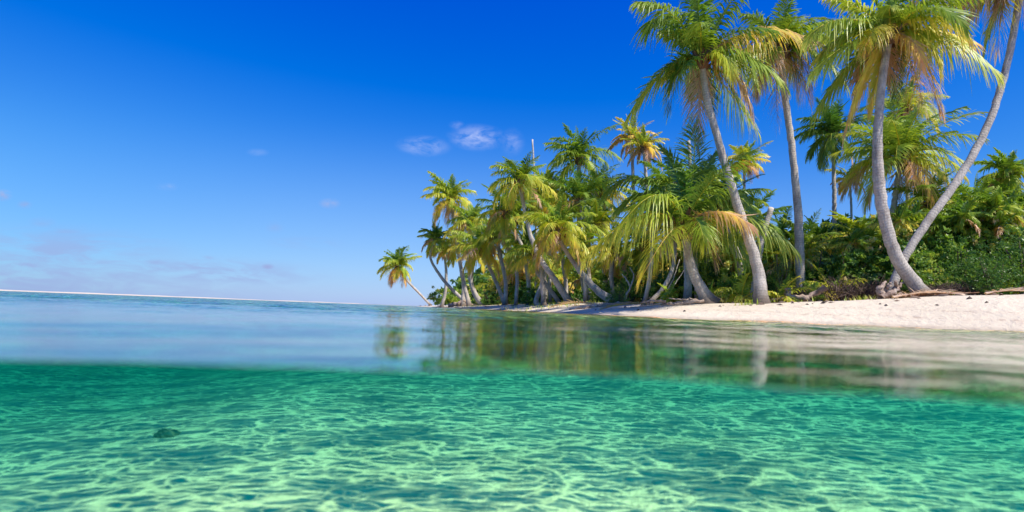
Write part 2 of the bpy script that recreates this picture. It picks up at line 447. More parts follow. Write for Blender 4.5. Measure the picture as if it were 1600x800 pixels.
ii = (np.arange(nr - 1)[:, None] * nc + np.arange(nc - 1)[None]).ravel()
tq = np.stack([ii, ii + 1, ii + nc + 1, ii + nc], -1)
# skirt
loop = np.concatenate([np.arange(nc), (np.arange(1, nr) * nc + nc - 1), (nr - 1) * nc + np.arange(nc - 2, -1, -1), np.arange(nr - 2, 0, -1) * nc])
up_ = top_v[loop].copy(); bot = up_.copy(); bot[:, 2] = -6.0
nb = len(loop); b0 = len(top_v); b1 = b0 + nb; b2 = b1 + nb; k_ = np.arange(nb); l2 = np.roll(k_, -1)
sq = np.stack([b0 + l2, b0 + k_, b1 + k_, b1 + l2], -1)
bq3 = np.stack([b2 + l2, b2 + k_, np.full(nb, b2 + nb)], -1)
# every face smooth: a volume is only left again through faces of the same smoothness
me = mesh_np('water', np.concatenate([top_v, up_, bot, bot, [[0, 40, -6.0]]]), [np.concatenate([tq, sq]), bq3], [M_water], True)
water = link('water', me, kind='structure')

# ---------------------------------------------------------------- palm fronds
def frond(geo, p0, p1, p2, age, rng, nl=44, ll=.8, wid=.05, hang=.5, mi=0, thick=.028, ragged=.12, upv=(0, 0, 1)):
    p0, p1, p2 = (np.asarray(v, float) for v in (p0, p1, p2))
    def bez(t):
        t = t[:, None]; return (1 - t) ** 2 * p0 + 2 * t * (1 - t) * p1 + t * t * p2
    ts = np.linspace(0, 1, 12)
    path = bez(ts); L = np.linalg.norm(np.diff(path, axis=0), axis=1).sum()
    V, Q, _ = tube(path, thick * (1 - .88 * ts) * (1 + 1.3 * np.exp(-ts * 9)), 4, cap=False)
    geo.add(V, Q, min(age + .28, .78) if age < .8 else 1.0, mi)
    t = np.repeat(np.linspace(.12, .995, nl), 2); side = np.tile([1.0, -1.0], nl)
    t = np.clip(t + rng.normal(0, .006, t.shape), .08, 1)
    B = bez(t); T = 2 * (1 - t)[:, None] * (p1 - p0) + 2 * t[:, None] * (p2 - p1)
    T /= np.linalg.norm(T, axis=1)[:, None] + 1e-9
    # a steady sideways vector even where the rachis hangs straight down
    hdir = (p2 - p0) * np.array([1, 1, 0]) + (p1 - p0) * np.array([1, 1, 0])
    if np.linalg.norm(hdir) < .05: hdir = np.array([rng.normal(), rng.normal(), 0])
    sv = np.cross(hdir, upv); sv /= np.linalg.norm(sv) + 1e-9
    sv = sv[None] - (T @ sv)[:, None] * T; sv /= np.linalg.norm(sv, axis=1)[:, None] + 1e-9
    nrm = np.cross(sv, T)
    ang = np.radians(np.interp(t, [0, .3, .8, 1], [70, 60, 38, 14]))[:, None] * (1 + rng.normal(0, .12, (len(t), 1)))
    tilt = np.radians(rng.normal(18, 6, (len(t), 1)))
    sd_ = sv * side[:, None]
    d = T * np.cos(ang) + (sd_ * np.cos(tilt) + nrm * np.sin(tilt)) * np.sin(ang)
    ln = ll * np.interp(t, [0, .15, .35, .7, 1], [.45, .8, 1, .8, .35]) * (1 + rng.normal(0, .12, t.shape))
    miss = rng.random(t.shape) < ragged * .5
    ln = np.where(miss, ln * .3, ln)[:, None]
    hg = hang * (1 + rng.normal(0, .32, (len(t), 1)))
    us = np.array([0, .35, .7, 1.0]); ws = np.array([.55, 1.0, .75, .08])
    pts = []
    for u in us:
        pts.append(B + d * ln * u * (1 - .28 * hg * u) + np.array([0, 0, -1.0]) * ln * hg * u ** 1.8)
    pts = np.stack(pts, 1)
    wd = T * .8 + nrm * (side[:, None] * .35) ; wd /= np.linalg.norm(wd, axis=1)[:, None]
    W = wid * .5 * ws[None, :, None] * wd[:, None, :]
    A = pts - W; Bv = pts + W
    VV = np.stack([A, Bv], 2).reshape(-1, 3)          # per leaflet 4*2
    n = len(t)
    b = np.arange(n)[:, None] * 8 + np.array([0, 2, 4])[None]
    QQ = np.stack([b, b + 1, b + 3, b + 2], -1).reshape(-1, 4)
    ag = age + rng.normal(0, .035, (n, 1)) + np.array([0, .0, .05, .16])[None] * (1 if age < .8 else .3) + (t[:, None] > .85) * .10
    geo.add(VV, QQ, np.clip(np.repeat(ag, 2, axis=1).ravel(), 0, 1), mi)

def auto_fronds(rng, n, L, up=1.0, young=.55, dry=.25, twist=None, agebias=0.0, squash=1.0, hangdown=.2):
    """list of (p0,p1,p2,age,hang) for a crown: top fronds stand up, the lowest hang"""
    out = []
    for i in range(n):
        k = i / (n - 1)
        az = i * 2.39996 + rng.normal(0, .3) + (twist or 0)
        el0 = math.radians(np.interp(k, [0, .25, .6, 1], [84, 62, 30, -18 - 35 * hangdown])) + rng.normal(0, .08)
        bend = math.radians(np.interp(k, [0, .3, .7, 1], [30, 62, 78, 62])) * up + rng.normal(0, .2)
        l = L * np.interp(k, [0, .2, .6, 1], [.72, 1, 1, .82]) * (1 + rng.normal(0, .13))
        h = np.array([math.cos(az), math.sin(az) * squash, 0])
        d0 = h * math.cos(el0) + np.array([0, 0, math.sin(el0)])
        e1 = el0 - bend; d1 = h * max(math.cos(e1), .06) + np.array([0, 0, math.sin(e1)])
        p0 = d0 * .05; p1 = d0 * l * .48; p2 = p1 + d1 * l * .52
        age = agebias + np.interp(k, [0, .35, .7, 1], [.10, .26, .42, .42 + .4 * dry]) + rng.normal(0, .05)
        if k > .75 and rng.random() < dry: age = rng.uniform(.8, .97)
        out.append((p0, p1, p2, float(np.clip(age, .02, .98)), float(np.interp(k, [0, .4, 1], [.25, .55, .8]) + rng.normal(0, .08)), l))
    return out

def crown_mesh(name, rng, fr, ll=.26, wid=.05, nl=36, thick=.028):
    g = Geo()
    for (p0, p1, p2, age, hang, l) in fr:
        frond(g, p0, p1, p2, age, rng, nl, l * ll, wid, hang, thick=thick, ragged=.15 + .5 * (age > .78))
    return g.mesh(name, [M_frond])

def trunk_mesh(name, pts, radii, rng, nseg, mat, flare=1.0):
    path = catmull(pts, nseg)
    path[1:-1] += rng.normal(0, .006, (nseg - 2, 3))
    ln = np.concatenate([[0], np.cumsum(np.linalg.norm(np.diff(path, axis=0), axis=1))])
    rr = np.interp(np.linspace(0, 1, nseg), np.linspace(0, 1, len(radii)), radii)
    rr = rr * (1 + .45 * flare * np.exp(-ln / .22)) * (1 + rng.normal(0, .007, nseg) + .04 * np.sin(np.linspace(0, rng.uniform(5, 12), nseg) + rng.uniform(0, 6))) * .88
    V, Q, Q3 = tube(path, rr, 12, rng, .018)
    A = np.concatenate([np.repeat(ln, 12), [ln[-1], 0]])
    g = Geo(); g.add(V, Q, A)
    g.Q.append(Q3); g.M.append(np.zeros(len(Q3), int)); 
    me = g.mesh(name, [mat], True)
    return me, path

def fibre_mesh(rng, r, h):
    """sheath of fibre and cut leaf bases under the crown"""
    g = Geo()
    V, Q, _ = tube([(0, 0, -h), (0, 0, -h * .6), (0, 0, -h * .2), (0, 0, h * .25), (0, 0, h * .5)], [r * .95, r * 1.25, r * 1.5, r * 1.25, r * .3], 12, rng, .10, cap=False)
    g.add(V, Q, .5)
    for i in range(18):
        a = i * 2.4; z = -h * .8 + h * 1.1 * i / 18
        d = np.array([math.cos(a), math.sin(a), 0]); p = d * r * 1.0 + np.array([0, 0, z])
        ln_ = rng.uniform(.7, 1.5) * r * 1.6
        V, Q, _ = tube([p, p + d * ln_ * .5 + [0, 0, ln_ * .5], p + d * ln_ * .9 + [0, 0, ln_ * rng.uniform(.5, 1.3)]], [r * .36, r * .28, r * .16], 5, cap=False)
        g.add(V, Q, rng.uniform(.3, .9))
    return g.mesh('leaf_base', [M_fibre], True)

def px_pts(pts, Y, dY=0.0):
    n = len(pts)
    return [P(px, py, Y + dY * i / max(n - 1, 1)) for i, (px, py) in enumerate(pts)]

GROUP = 'coconut palms of the grove'
def palm(label, pts, Y, w_base, w_top, R_px, seed, n=22, dY=0.0, dry=.25, agebias=0.0, mat=None, spec=None, near=False, up=1.0, squash=.95,
         ll=.29, nl=46, wid=None, young=0, flare=1.0, cat='palm tree', name='palm_tree', fib=1.0, hangdown=.2, seg=None):
    rng = np.random.default_rng(seed)
    W = px_pts(pts, Y, dY)
    w_base *= .86
    b = W[0]; b.z = min(tz(b.x, b.y), W[1].z - .1) - .03
    r = root(name, label, cat, b)
    m = Y / FPX
    loc = [np.array(p - b) for p in W]
    L = sum(np.linalg.norm(loc[i + 1] - loc[i]) for i in range(len(loc) - 1))
    me, path = trunk_mesh('trunk', loc, [w_base * m / 2, (w_base * .45 + w_top * .55) * m / 2, w_top * m / 2, w_top * m / 2 * .92], rng, seg or int(np.clip(L / .13, 14, 60)), mat or M_bark, flare)
    link('trunk', me, r)
    c = Vector(path[-1])
    if R_px:
        rad = R_px * m
        wid_ = wid or max(.052, 1.7 * m)
        n = int(n * (1.0 if near else 1.05))
        if fib: link('leaf_base', fibre_mesh(rng, w_top * m / 2 * 1.05 * fib, rad * .16 + .05), r, c)
        if near:
            fr = auto_fronds(rng, n, rad * 1.12, up, dry=dry, agebias=agebias, squash=squash, hangdown=hangdown) if n else []
            for (a1, a2, z1, z2, age, hg) in (spec or []):
                mm = (Y + dY) / FPX
                f1 = np.array(R * a1[0] * mm - U * a1[1] * mm) + np.array([0, z1, 0])
                f2 = np.array(R * a2[0] * mm - U * a2[1] * mm) + np.array([0, z2, 0])
                fr.append((np.zeros(3), f1, f2, age, hg, float(np.linalg.norm(f1) + np.linalg.norm(f2 - f1)) * .92))
            for (p0, p1, p2, age, hang, l) in fr:
                g = Geo(); frond(g, p0, p1, p2, age, rng, 84, min(l * ll * 1.08, 1.0), wid_ * .9, hang * 1.15, thick=.03, ragged=.24 + .5 * (age > .78))
                link('frond', g.mesh('frond', [M_frond]), r, c, label=('dry brown hanging frond' if age > .8 else None))
        else:
            fr = auto_fronds(rng, n, rad * 1.12, up, dry=dry, agebias=agebias, squash=squash, hangdown=hangdown)
            link('crown', crown_mesh('crown', rng, fr, ll, wid_, nl), r, c)
    return r

# ---- tall palms at the right, standing at the top of the beach
palm('tall palm whose smooth trunk leans left from a bulbous foot on the sand', [(1190, 469), (1184, 420), (1160, 345), (1128, 240), (1104, 150), (1096, 92)], 16, 27, 13, 110, 1,
     n=13, near=True, dry=.1, dY=.4, hangdown=.0, fib=1.2, spec=[
        ((-50, -25), (-118, 92), .3, .2, .34, .55), ((-45, 5), (-65, 100), -.6, -.9, .12, .5), ((-5, 20), (-4, 150), .0, .1, .93, .5),
        ((-70, -110), (-92, -30), .3, -.6, .12, .6), ((-50, -70), (-118, -58), -.8, -1.2, .22, .55), ((40, -25), (112, 60), -.6, -.9, .30, .75), ((45, -5), (75, 95), -.3, -.3, .72, .8),
        ((70, -60), (165, -8), -.5, -.8, .80, .7), ((15, 10), (35, 85), .5, .8, .2, .5), ((30, 0), (110, 100), .6, .9, .42, .8), ((-10, -90), (-30, -150), -.2, -.6, .15, .3), ((40, -100), (70, -120), -.6, -1.2, .2, .5)])
palm('tall slender palm with a mop of drooping fronds, second towering one from the left', [(1252, 470), (1250, 415), (1247, 330), (1237, 230), (1225, 140), (1218, 78)], 19, 19, 12, 95, 2,
     n=17, near=True, dry=.7, hangdown=.4, fib=1.3, agebias=.05, spec=[
        ((-15, 20), (-12, 125), -.3, -.4, .84, .7), ((-30, 0), (-70, 80), -.5, -.7, .5, .7), ((60, -30), (130, 15), -.4, -.6, .38, .6), ((30, 0), (38, 75), .2, .3, .5, .6),
        ((-50, -40), (-115, 15), -.4, -.4, .84, .7), ((50, -60), (120, -60), .4, .8, .2, .5), ((45, -10), (95, 60), -.3, -.4, .3, .7)])
palm('stout grey palm whose trunk curves up like a bow from the beach edge', [(1446, 457), (1425, 438), (1400, 400), (1378, 320), (1371, 230), (1378, 130), (1390, 52)], 15, 29, 15, 120, 3,
     n=17, near=True, dry=.8, hangdown=.5, agebias=.12, fib=1.1, spec=[
        ((-90, -40), (-150, 20), -.3, -.5, .36, .7), ((-70, 5), (-142, 75), -.3, -.5, .34, .7), ((60, -5), (145, 78), -.4, -.6, .38, .8), ((40, 20), (70, 135), -.2, -.3, .82, .7),
        ((15, -40), (30, 50), -1.2, -2.0, .32, .5), ((-20, 20), (-62, 150), .2, .3, .74, .7), ((-40, 10), (-95, 115), .6, .9, .35, .6), ((-5, 30), (-25, 125), .2, .2, .62, .5),
        ((60, 10), (90, 110), .5, .8, .8, .7), ((40, -60), (120, -40), -.5, -.9, .35, .6), ((70, -30), (170, 0), .4, .6, .7, .8), ((25, 25), (45, 100), .5, .8, .2, .5)])
palm('thin palm leaning steeply right and out of the top corner of the frame', [(1386, 462), (1412, 405), (1450, 345), (1505, 268), (1548, 185), (1576, 90), (1592, 0), (1598, -42)], 15.8, 17, 12, 120, 4,
     n=19, near=True, dry=.8, hangdown=.6, agebias=.22, spec=[
        ((-60, -10), (-130, 95), -.3, -.4, .88, .7), ((-50, 20), (-60, 140), -.3, -.4, .62, .7), ((-30, 30), (-45, 120), .3, .4, .3, .6), ((-90, -30), (-175, 40), .4, .6, .8, .7), ((-80, -10), (-150, 95), .5, .7, .45, .8), ((-100, -20), (-160, 55), -.5, -.8, .85, .8)])
# ---- the thick young palm and its neighbours
palm('short thick palm with huge bright green fronds in the middle of the grove', [(1110, 470), (1093, 446), (1078, 410), (1070, 355)], 17, 27, 15, 110, 5,
     n=4, near=True, dry=.0, fib=1.7, agebias=-.06, ll=.33, flare=1.6, hangdown=.0, spec=[
        ((-40, -95), (-110, 5), -.5, -.9, .30, .7), ((-60, -60), (-160, 50), -.3, -.3, .40, .85), ((-30, -10), (-82, 82), -.8, -1.2, .52, .5), ((-35, -90), (-98, -38), .4, .6, .10, .5),
        ((0, -80), (-35, -130), .0, .2, .06, .3), ((15, -100), (10, -165), -.3, -.3, .08, .25), ((30, -90), (62, -130), .3, .6, .12, .4), ((70, -110), (130, -10), .4, .7, .12, .6),
        ((60, -60), (162, 40), -.4, -.6, .40, .85), ((50, -30), (120, 50), .5, .7, .35, .8), ((25, -40), (75, 10), -.9, -1.5, .80, .6), ((-60, -130), (-120, -60), .4, .9, .14, .5), ((40, 10), (52, 60), .0, .2, .84, .4),
        ((10, -70), (60, -90), -1.0, -2.0, .2, .5)])
palm('straight shaded palm trunk rising just behind the short thick palm', [(1074, 466), (1075, 430), (1072, 375), (1068, 300)], 19, 16, 12, 80, 6, n=20, dry=.1, agebias=-.1, up=.8)
palm('green-crowned palm on a short trunk slanting left behind the leaning giant', [(1166, 440), (1156, 412), (1140, 368), (1130, 318)], 21, 17, 13, 72, 7, n=24, dry=.1, agebias=.02, up=.85)
palm('distant palm with an orange-skirted crown against open sky', [(1160, 440), (1162, 380), (1163, 300), (1163, 256)], 34, 6, 5, 41, 8, n=24, dry=.4, agebias=.2, mat=M_pale)
# ---- right back row
palm('dark green palm on a thin pale stem between two giants', [(1304, 440), (1304, 370), (1303, 280), (1301, 212)], 25, 9, 7, 70, 9, n=28, dry=.1, agebias=-.22, mat=M_pale, up=1.1, hangdown=.8)
palm('golden-fringed palm peeking out right behind the bow-shaped trunk', [(1420, 430), (1419, 340), (1417, 240), (1416, 172)], 25, 8, 7, 66, 10, n=20, dry=.1, agebias=.12, mat=M_pale)
palm('broad bushy palm with many yellow fronds behind the bow-shaped trunk', [(1394, 430), (1394, 350), (1400, 300), (1408, 248)], 22, 11, 9, 104, 11, n=44, dry=.35, agebias=.12, up=1.0, hangdown=.4)
palm('palm with a round green crown at the right edge of the photo', [(1572, 440), (1572, 380), (1574, 320), (1576, 275)], 21, 10, 9, 54, 12, n=26, dry=.1, agebias=-.04)
palm('low green palm crown with feathered fronds beside the one at the right edge', [(1500, 440), (1505, 400), (1515, 360), (1525, 330)], 20, 12, 9, 66, 13, n=20, dry=.1, agebias=.05)
palm('fresh bright palm crown low in the bushes right of the crossed trunks', [(1478, 440), (1480, 420), (1482, 390), (1486, 365)], 18.5, 12, 9, 62, 14, n=18, dry=0, agebias=.05, up=.9)
palm('small dark palm standing up like a feather behind the bushes', [(1222, 440), (1222, 400), (1221, 370)], 22, 8, 7, 48, 15, n=12, dry=0, agebias=-.25, up=.45, hangdown=-1)
palm('small dark palm with upright fronds left of the thin pale stem', [(1283, 440), (1283, 400), (1283, 375)], 23, 8, 7, 44, 16, n=12, dry=0, agebias=-.2, up=.7)
palm('thin pale palm stem with a small yellow head beside the dark green palm', [(1331, 440), (1331, 380), (1330, 320), (1328, 282)], 27, 5, 4, 34, 17, n=16, dry=.3, agebias=.25, mat=M_pale)
palm('low palm crown hugging the bushes above the purple thicket', [(1330, 440), (1336, 410), (1342, 372)], 21, 10, 8, 60, 18, n=18, dry=.2, agebias=.1)
palm('bushy low palm crown right behind the slender towering trunk', [(1265, 440), (1262, 410), (1258, 385)], 21.5, 8, 8, 56, 19, n=16, dry=.2, agebias=0)
palm('broad green palm crown left of the broken leaning stump', [(1150, 440), (1160, 400), (1172, 352)], 22, 9, 8, 66, 20, n=20, dry=0, agebias=-.1)
# ---- centre
palm('pale windswept palm with a greyish crown, left of a pair of thin white trunks', [(1003, 467), (996, 390), (990, 300), (987, 218)], 27, 8, 6, 44, 21, n=24, dry=.5, agebias=.3, mat=M_pale, ll=.2, hangdown=.3)
palm('pale windswept palm with a yellowish crown, right of a pair of thin white trunks', [(1003, 466), (1016, 430), (1013, 330), (1006, 232)], 26, 9, 6, 44, 22, n=24, dry=.5, agebias=.22, mat=M_pale, ll=.2, hangdown=.3)
palm('tall green palm topping the centre cluster', [(915, 472), (906, 390), (904, 300), (905, 248)], 30, 10, 7, 62, 23, n=26, dry=.2, agebias=-.05)
palm('dark glossy palm with upright feathers in front of the tallest centre crown', [(922, 472), (919, 400), (912, 345), (906, 312)], 27, 11, 8, 64, 24, n=24, dry=.2, agebias=-.1, up=.8)
palm('palm with a golden drooping right side at the centre of the grove', [(946, 468), (950, 400), (946, 340), (940, 300)], 29, 8, 7, 52, 25, n=26, dry=.3, agebias=.12, hangdown=.4)
palm('long palm sprawling far left over the sand with a bent tip and arching pale fronds', [(968, 474), (935, 455), (905, 422), (880, 385), (872, 362)], 22.5, 18, 8, 76, 26, n=26, dry=.3, agebias=.17, dY=-.5, fib=1.3, up=1.1)
palm('palm leaning left with a tall bright green tuft on a long trunk', [(893, 473), (866, 436), (842, 400), (824, 350), (812, 284)], 26.5, 15, 7, 58, 27, n=28, dry=.15, agebias=.02)
palm('shaded palm behind the bright tufted one with a crooked thin trunk', [(876, 472), (850, 440), (828, 408), (808, 368), (790, 332)], 29, 9, 6, 54, 28, n=26, dry=.2, agebias=-.02, hangdown=.6)
palm('palm with a straight thin grey trunk and low ragged crown', [(806, 474), (808, 440), (806, 400), (804, 345)], 33, 7, 6, 52, 29, n=22, dry=.3, agebias=.05)
palm('crown of fine yellow fronds crowded behind the centre trunks', [(860, 472), (858, 400), (858, 330), (858, 300)], 32, 7, 6, 52, 30, n=24, dry=.3, agebias=.2)
palm('low green palm filling the gap under the sprawling one', [(850, 472), (848, 445), (846, 420), (840, 400)], 28, 10, 8, 50, 31, n=20, dry=.1, agebias=.08)
palm('low green palm left of the short thick palm above the broadleaf bush', [(960, 468), (955, 430), (958, 395)], 25, 9, 8, 55, 32, n=20, dry=.1, agebias=.1)
palm('curving palm trunk arched low under the thick palm fronds', [(1012, 469), (1036, 450), (1052, 415), (1056, 360)], 21, 9, 7, 60, 33, n=18, dry=.2, agebias=0)
palm('thin trunk hooked near its foot left of the arched one', [(1006, 468), (1014, 440), (1019, 390), (1022, 330)], 20, 9, 6, 60, 34, n=18, dry=.2, agebias=0, mat=M_pale)
palm('palm whose thick base forks from the sand beneath the centre crowns', [(860, 474), (838, 474), (846, 446), (858, 410), (866, 380)], 30, 11, 7, 40, 35, n=16, dry=.3, agebias=.1)
for k, (lab, px, py, pb, Y, Rp, ab) in enumerate([
    ('green palm crown crowding the gap under the bright tufted palm', 776, 372, 790, 35, 52, .0),
    ('yellowish palm crown just above the sprawling one', 866, 326, 884, 30, 52, .14),
    ('dense green crown between the tufted palm and the dark glossy palm', 842, 318, 852, 33, 50, -.02),
    ('shaggy palm crown below the golden drooping one', 934, 352, 946, 27, 52, .12),
    ('low dense palm crown above the light green bush', 902, 392, 915, 25.5, 50, .04),
    ('olive palm crown low between the star-shaped and the sprawling palms', 818, 388, 826, 32, 48, .1),
    ('leafy palm crown hidden behind the upright fronds of the thick palm', 1042, 300, 1050, 24, 62, -.04),
    ('yellow-green palm crown right of the bare trunk top', 1104, 282, 1104, 23.5, 46, .02),
    ('green palm head low at the back behind the arched trunk', 1010, 388, 1015, 24, 56, .02),
    ('shaggy yellowish palm crown low behind the thin leaning trunk', 1452, 318, 1452, 21.5, 70, .1),
    ('green palm crown spilling over the thicket near the right edge', 1596, 330, 1596, 20.5, 62, 0.0),
    ('small olive palm crown tucked left under the rounded crown', 714, 384, 724, 43, 38, .12)]):
    palm(lab, [(pb, 468), (pb, 440), ((px + pb) / 2, (py + 440) / 2), (px, py)], Y, 9, 7, Rp, 700 + k, n=22, dry=.2, agebias=ab, hangdown=.5)
# ---- left end
palm('palm with a rounded crown and orange hanging skirt, highest at the left end', [(734, 474), (722, 430), (714, 375), (704, 312)], 42, 9, 6, 50, 36, n=28, dry=.35, agebias=.12, hangdown=.7)
palm('palm with a star-shaped crown held low over the left beach', [(790, 477), (776, 443), (762, 412), (752, 390)], 36, 9, 6, 54, 37, n=26, dry=.3, agebias=.15)
palm('shadowy palm crown between the rounded crown and the star-shaped one', [(752, 476), (738, 450), (733, 410), (736, 350)], 40, 9, 7, 44, 38, n=24, dry=.3, agebias=.05)
palm('palm bending far left from the beach with a small dark crown', [(736, 476), (708, 454), (686, 428), (672, 400), (682, 374)], 44, 8, 5, 34, 39, n=22, dry=.3, agebias=0, hangdown=.5)
palm('thick twin-footed palm curving up behind the star-shaped crown', [(758, 477), (744, 462), (736, 436), (742, 400)], 39, 12, 7, 34, 40, n=16, dry=.3, agebias=.1)
palm('thin upright palm nearest the tip of the grove', [(690, 476), (696, 455), (697, 424), (694, 392)], 46, 7, 5, 30, 41, n=18, dry=.3, agebias=.08)
palm('lone palm leaning out over the sea at the far left tip', [(674, 477), (655, 458), (636, 438), (621, 416)], 57, 5, 4, 37, 42, n=26, dry=.45, agebias=.08, hangdown=.8, mat=M_pale)

def stump(label, pts, Y, w0, w1, seed, mat=M_pale):
    rng = np.random.default_rng(seed)
    W = px_pts(pts, Y); b = W[0]; b.z = min(tz(b.x, b.y), W[1].z - .1) - .03
    me, path = trunk_mesh('dead_trunk', [np.array(p - b) for p in W], [w0 * Y / FPX / 2, w1 * Y / FPX / 2], rng, 30, mat)
    link('palm_stump', me, None, b, label=label, category='dead tree', group='dead palm trunks without crowns')
stump('broken crownless trunk leaning right above the bushes', [(1176, 440), (1188, 385), (1205, 325)], 20, 13, 10, 51)
stump('bare pole of a dead palm sticking up above the centre cluster', [(838, 470), (837, 330), (832, 218)], 36, 5, 3, 52)
stump('top of a bare dead trunk poking out above the short thick palm', [(1090, 460), (1083, 330), (1076, 220)], 22, 9, 6, 53, M_bark)

# ---------------------------------------------------------------- bushes
def leaf_cloud(geo, rng, cen, rad, n, size, a0, a1, clump=14, flat=.35, up=.5):
    """leaf-sized folded faces gathered in clumps through an uneven volume"""
    cen = np.asarray(cen, float); rad = np.asarray(rad, float)
    nc_ = max(int(n / clump), 1)
    d = rng.normal(size=(nc_, 3)); d /= np.linalg.norm(d, axis=1)[:, None]
    rr = rng.uniform(.35, 1, (nc_, 1)) ** .6 * (1 + .22 * np.sin(d[:, :1] * 5 + rng.uniform(0, 6)) * np.cos(d[:, 2:3] * 6))
    cc = cen + d * rr * rad
    cage = rng.uniform(a0, a1, nc_)
    c = np.repeat(cc, clump, 0) + rng.normal(0, 1, (nc_ * clump, 3)) * rad * .11 * np.array([1, 1, .7])
    ag = np.repeat(cage, clump) + rng.normal(0, .05, nc_ * clump)
    m = len(c)
    ax = rng.normal(size=(m, 3)) + np.array([0, 0, .3]); ax /= np.linalg.norm(ax, axis=1)[:, None]
    nn = rng.normal(size=(m, 3)) * .8 + np.array([0, 0, up]); nn -= (nn * ax).sum(1)[:, None] * ax; nn /= np.linalg.norm(nn, axis=1)[:, None] + 1e-9
    sd_ = np.cross(ax, nn); s = size * rng.uniform(.6, 1.4, (m, 1))
    v = np.stack([c - ax * s, c + sd_ * s * flat - nn * s * .1, c + ax * s, c - sd_ * s * flat - nn * s * .1], 1).reshape(-1, 3)
    q = (np.arange(m)[:, None] * 4 + np.arange(4)[None])
    geo.add(v, q, np.clip(np.repeat(ag, 4), 0, 1))

def stems(geo, rng, rad, n, thick, age=.5):
    for i in range(n):
        a = rng.uniform(0, 6.28); r = rng.uniform(.3, .85)
        e = np.array([math.cos(a) * rad[0] * r, math.sin(a) * rad[1] * r, rad[2] * rng.uniform(.8, 1.7)])
        mid = e * .5 + rng.normal(0, .12, 3) * rad
        V, Q, _ = tube(catmull([(0, 0, -.05), mid * [1, 1, .9], e], 7), np.linspace(thick, thick * .3, 7), 5, cap=False)
        geo.add(V, Q, age)

def bush(label, px, py_top, Y, w_px, seed, n=2600, size=.05, a0=.2, a1=.8, kind='bush', flat=.35, name='shrub', cat='shrub', mat=None, lobes=5, py_bot=None):
    rng = np.random.default_rng(seed)
    x = P(px, 470, Y).x; z = tz(x, Y)
    top = P(px, py_top, Y).z
    hgt = max(top - z, .15); wd = w_px * Y / FPX / 2
    r = root(name, label, cat, (x, Y, z - .02))
    g = Geo()
    for k in range(lobes):
        ox = rng.uniform(-.6, .6) * wd if k else 0; oy = rng.uniform(-.5, .5) * wd if k else 0
        hz = hgt * (rng.uniform(.5, .85) if k else 1)
        leaf_cloud(g, rng, (ox, oy, hz * .55), (wd * .62, wd * .55, hz * .48), n // lobes, size, a0, a1, flat=flat)
    link('foliage', g.mesh('foliage', [mat or M_bush]), r)
    g = Geo(); stems(g, rng, (wd * .7, wd * .6, hgt * .5), 9, .02 + .01 * hgt)
    link('stem', g.mesh('stem', [M_twig], True), r)
    return r

# the tangled wood behind the palms reads as one mass
rng = np.random.default_rng(77)
g = Geo()
topline = [(690, 458), (720, 440), (760, 420), (800, 400), (860, 395), (900, 410), (950, 405), (1000, 395), (1060, 380), (1120, 370), (1180, 372), (1215, 390), (1250, 372), (1290, 358), (1330, 345), (1380, 340),
           (1430, 335), (1480, 322), (1540, 312), (1600, 318), (1800, 320)]
tlx, tly = zip(*topline)
for px in np.arange(716, 1860, 5.0):
    y0 = np.interp(px, [690, 735, 790, 860, 960, 1110, 1190, 1300, 1440, 1600, 1900], [58, 50, 42, 34, 27.5, 22.5, 20.5, 19, 18, 17.5, 17])
    for row in range(4):
        Y = y0 + row * (1.8 + y0 * .03) + rng.uniform(-.6, .6)
        x = P(px, 470, Y).x; z = tz(x, Y)
        t_ = P(px, np.interp(px, tlx, tly) + rng.normal(0, 9) + (3 - row) * 17, Y).z
        hh = max(t_ - z, .3)
        rr = Y * 34 / FPX / 2
        nlev = max(int(hh / (rr * 1.1)), 1)
        for l in range(nlev):
            zc = z + hh * (l + .5) / nlev
            tone = rng.choice([0.0, .0, .05, .15, .3, .55])
            leaf_cloud(g, rng, (x + rng.normal(0, rr * .3), Y, zc), (rr * 1.1, rr, hh / nlev * .75), 110, .0042 * Y * rng.uniform(.8, 1.3) + .01, tone, tone + .5, clump=10, flat=.42)
for i in range(48):
    px = rng.uniform(770, 1640); Y = np.interp(px, [690, 735, 790, 860, 960, 1110, 1190, 1300, 1440, 1600, 1900], [58, 50, 42, 34, 27.5, 22.5, 20.5, 19, 18, 17.5, 17]) + rng.uniform(-.6, 1.5)
    cpt = np.array(P(px, np.interp(px, tlx, tly) + rng.uniform(0, 60), Y))
    for (p0, p1, p2, age, hang, l) in auto_fronds(rng, 15, Y * rng.uniform(34, 60) / FPX, rng.uniform(.7, 1.2), dry=.35, agebias=rng.uniform(-.18, .34), hangdown=0):
        frond(g, cpt + p0, cpt + p1, cpt + p2, age, rng, 30, l * .27, .06, hang, mi=1)
link('undergrowth', g.mesh('undergrowth', [M_bush, M_frond]), None, None, kind='stuff', label='tangled dark green undergrowth filling the grove behind the palms', category='undergrowth')
print('undergrowth faces', sum(len(q) for q in g.Q))

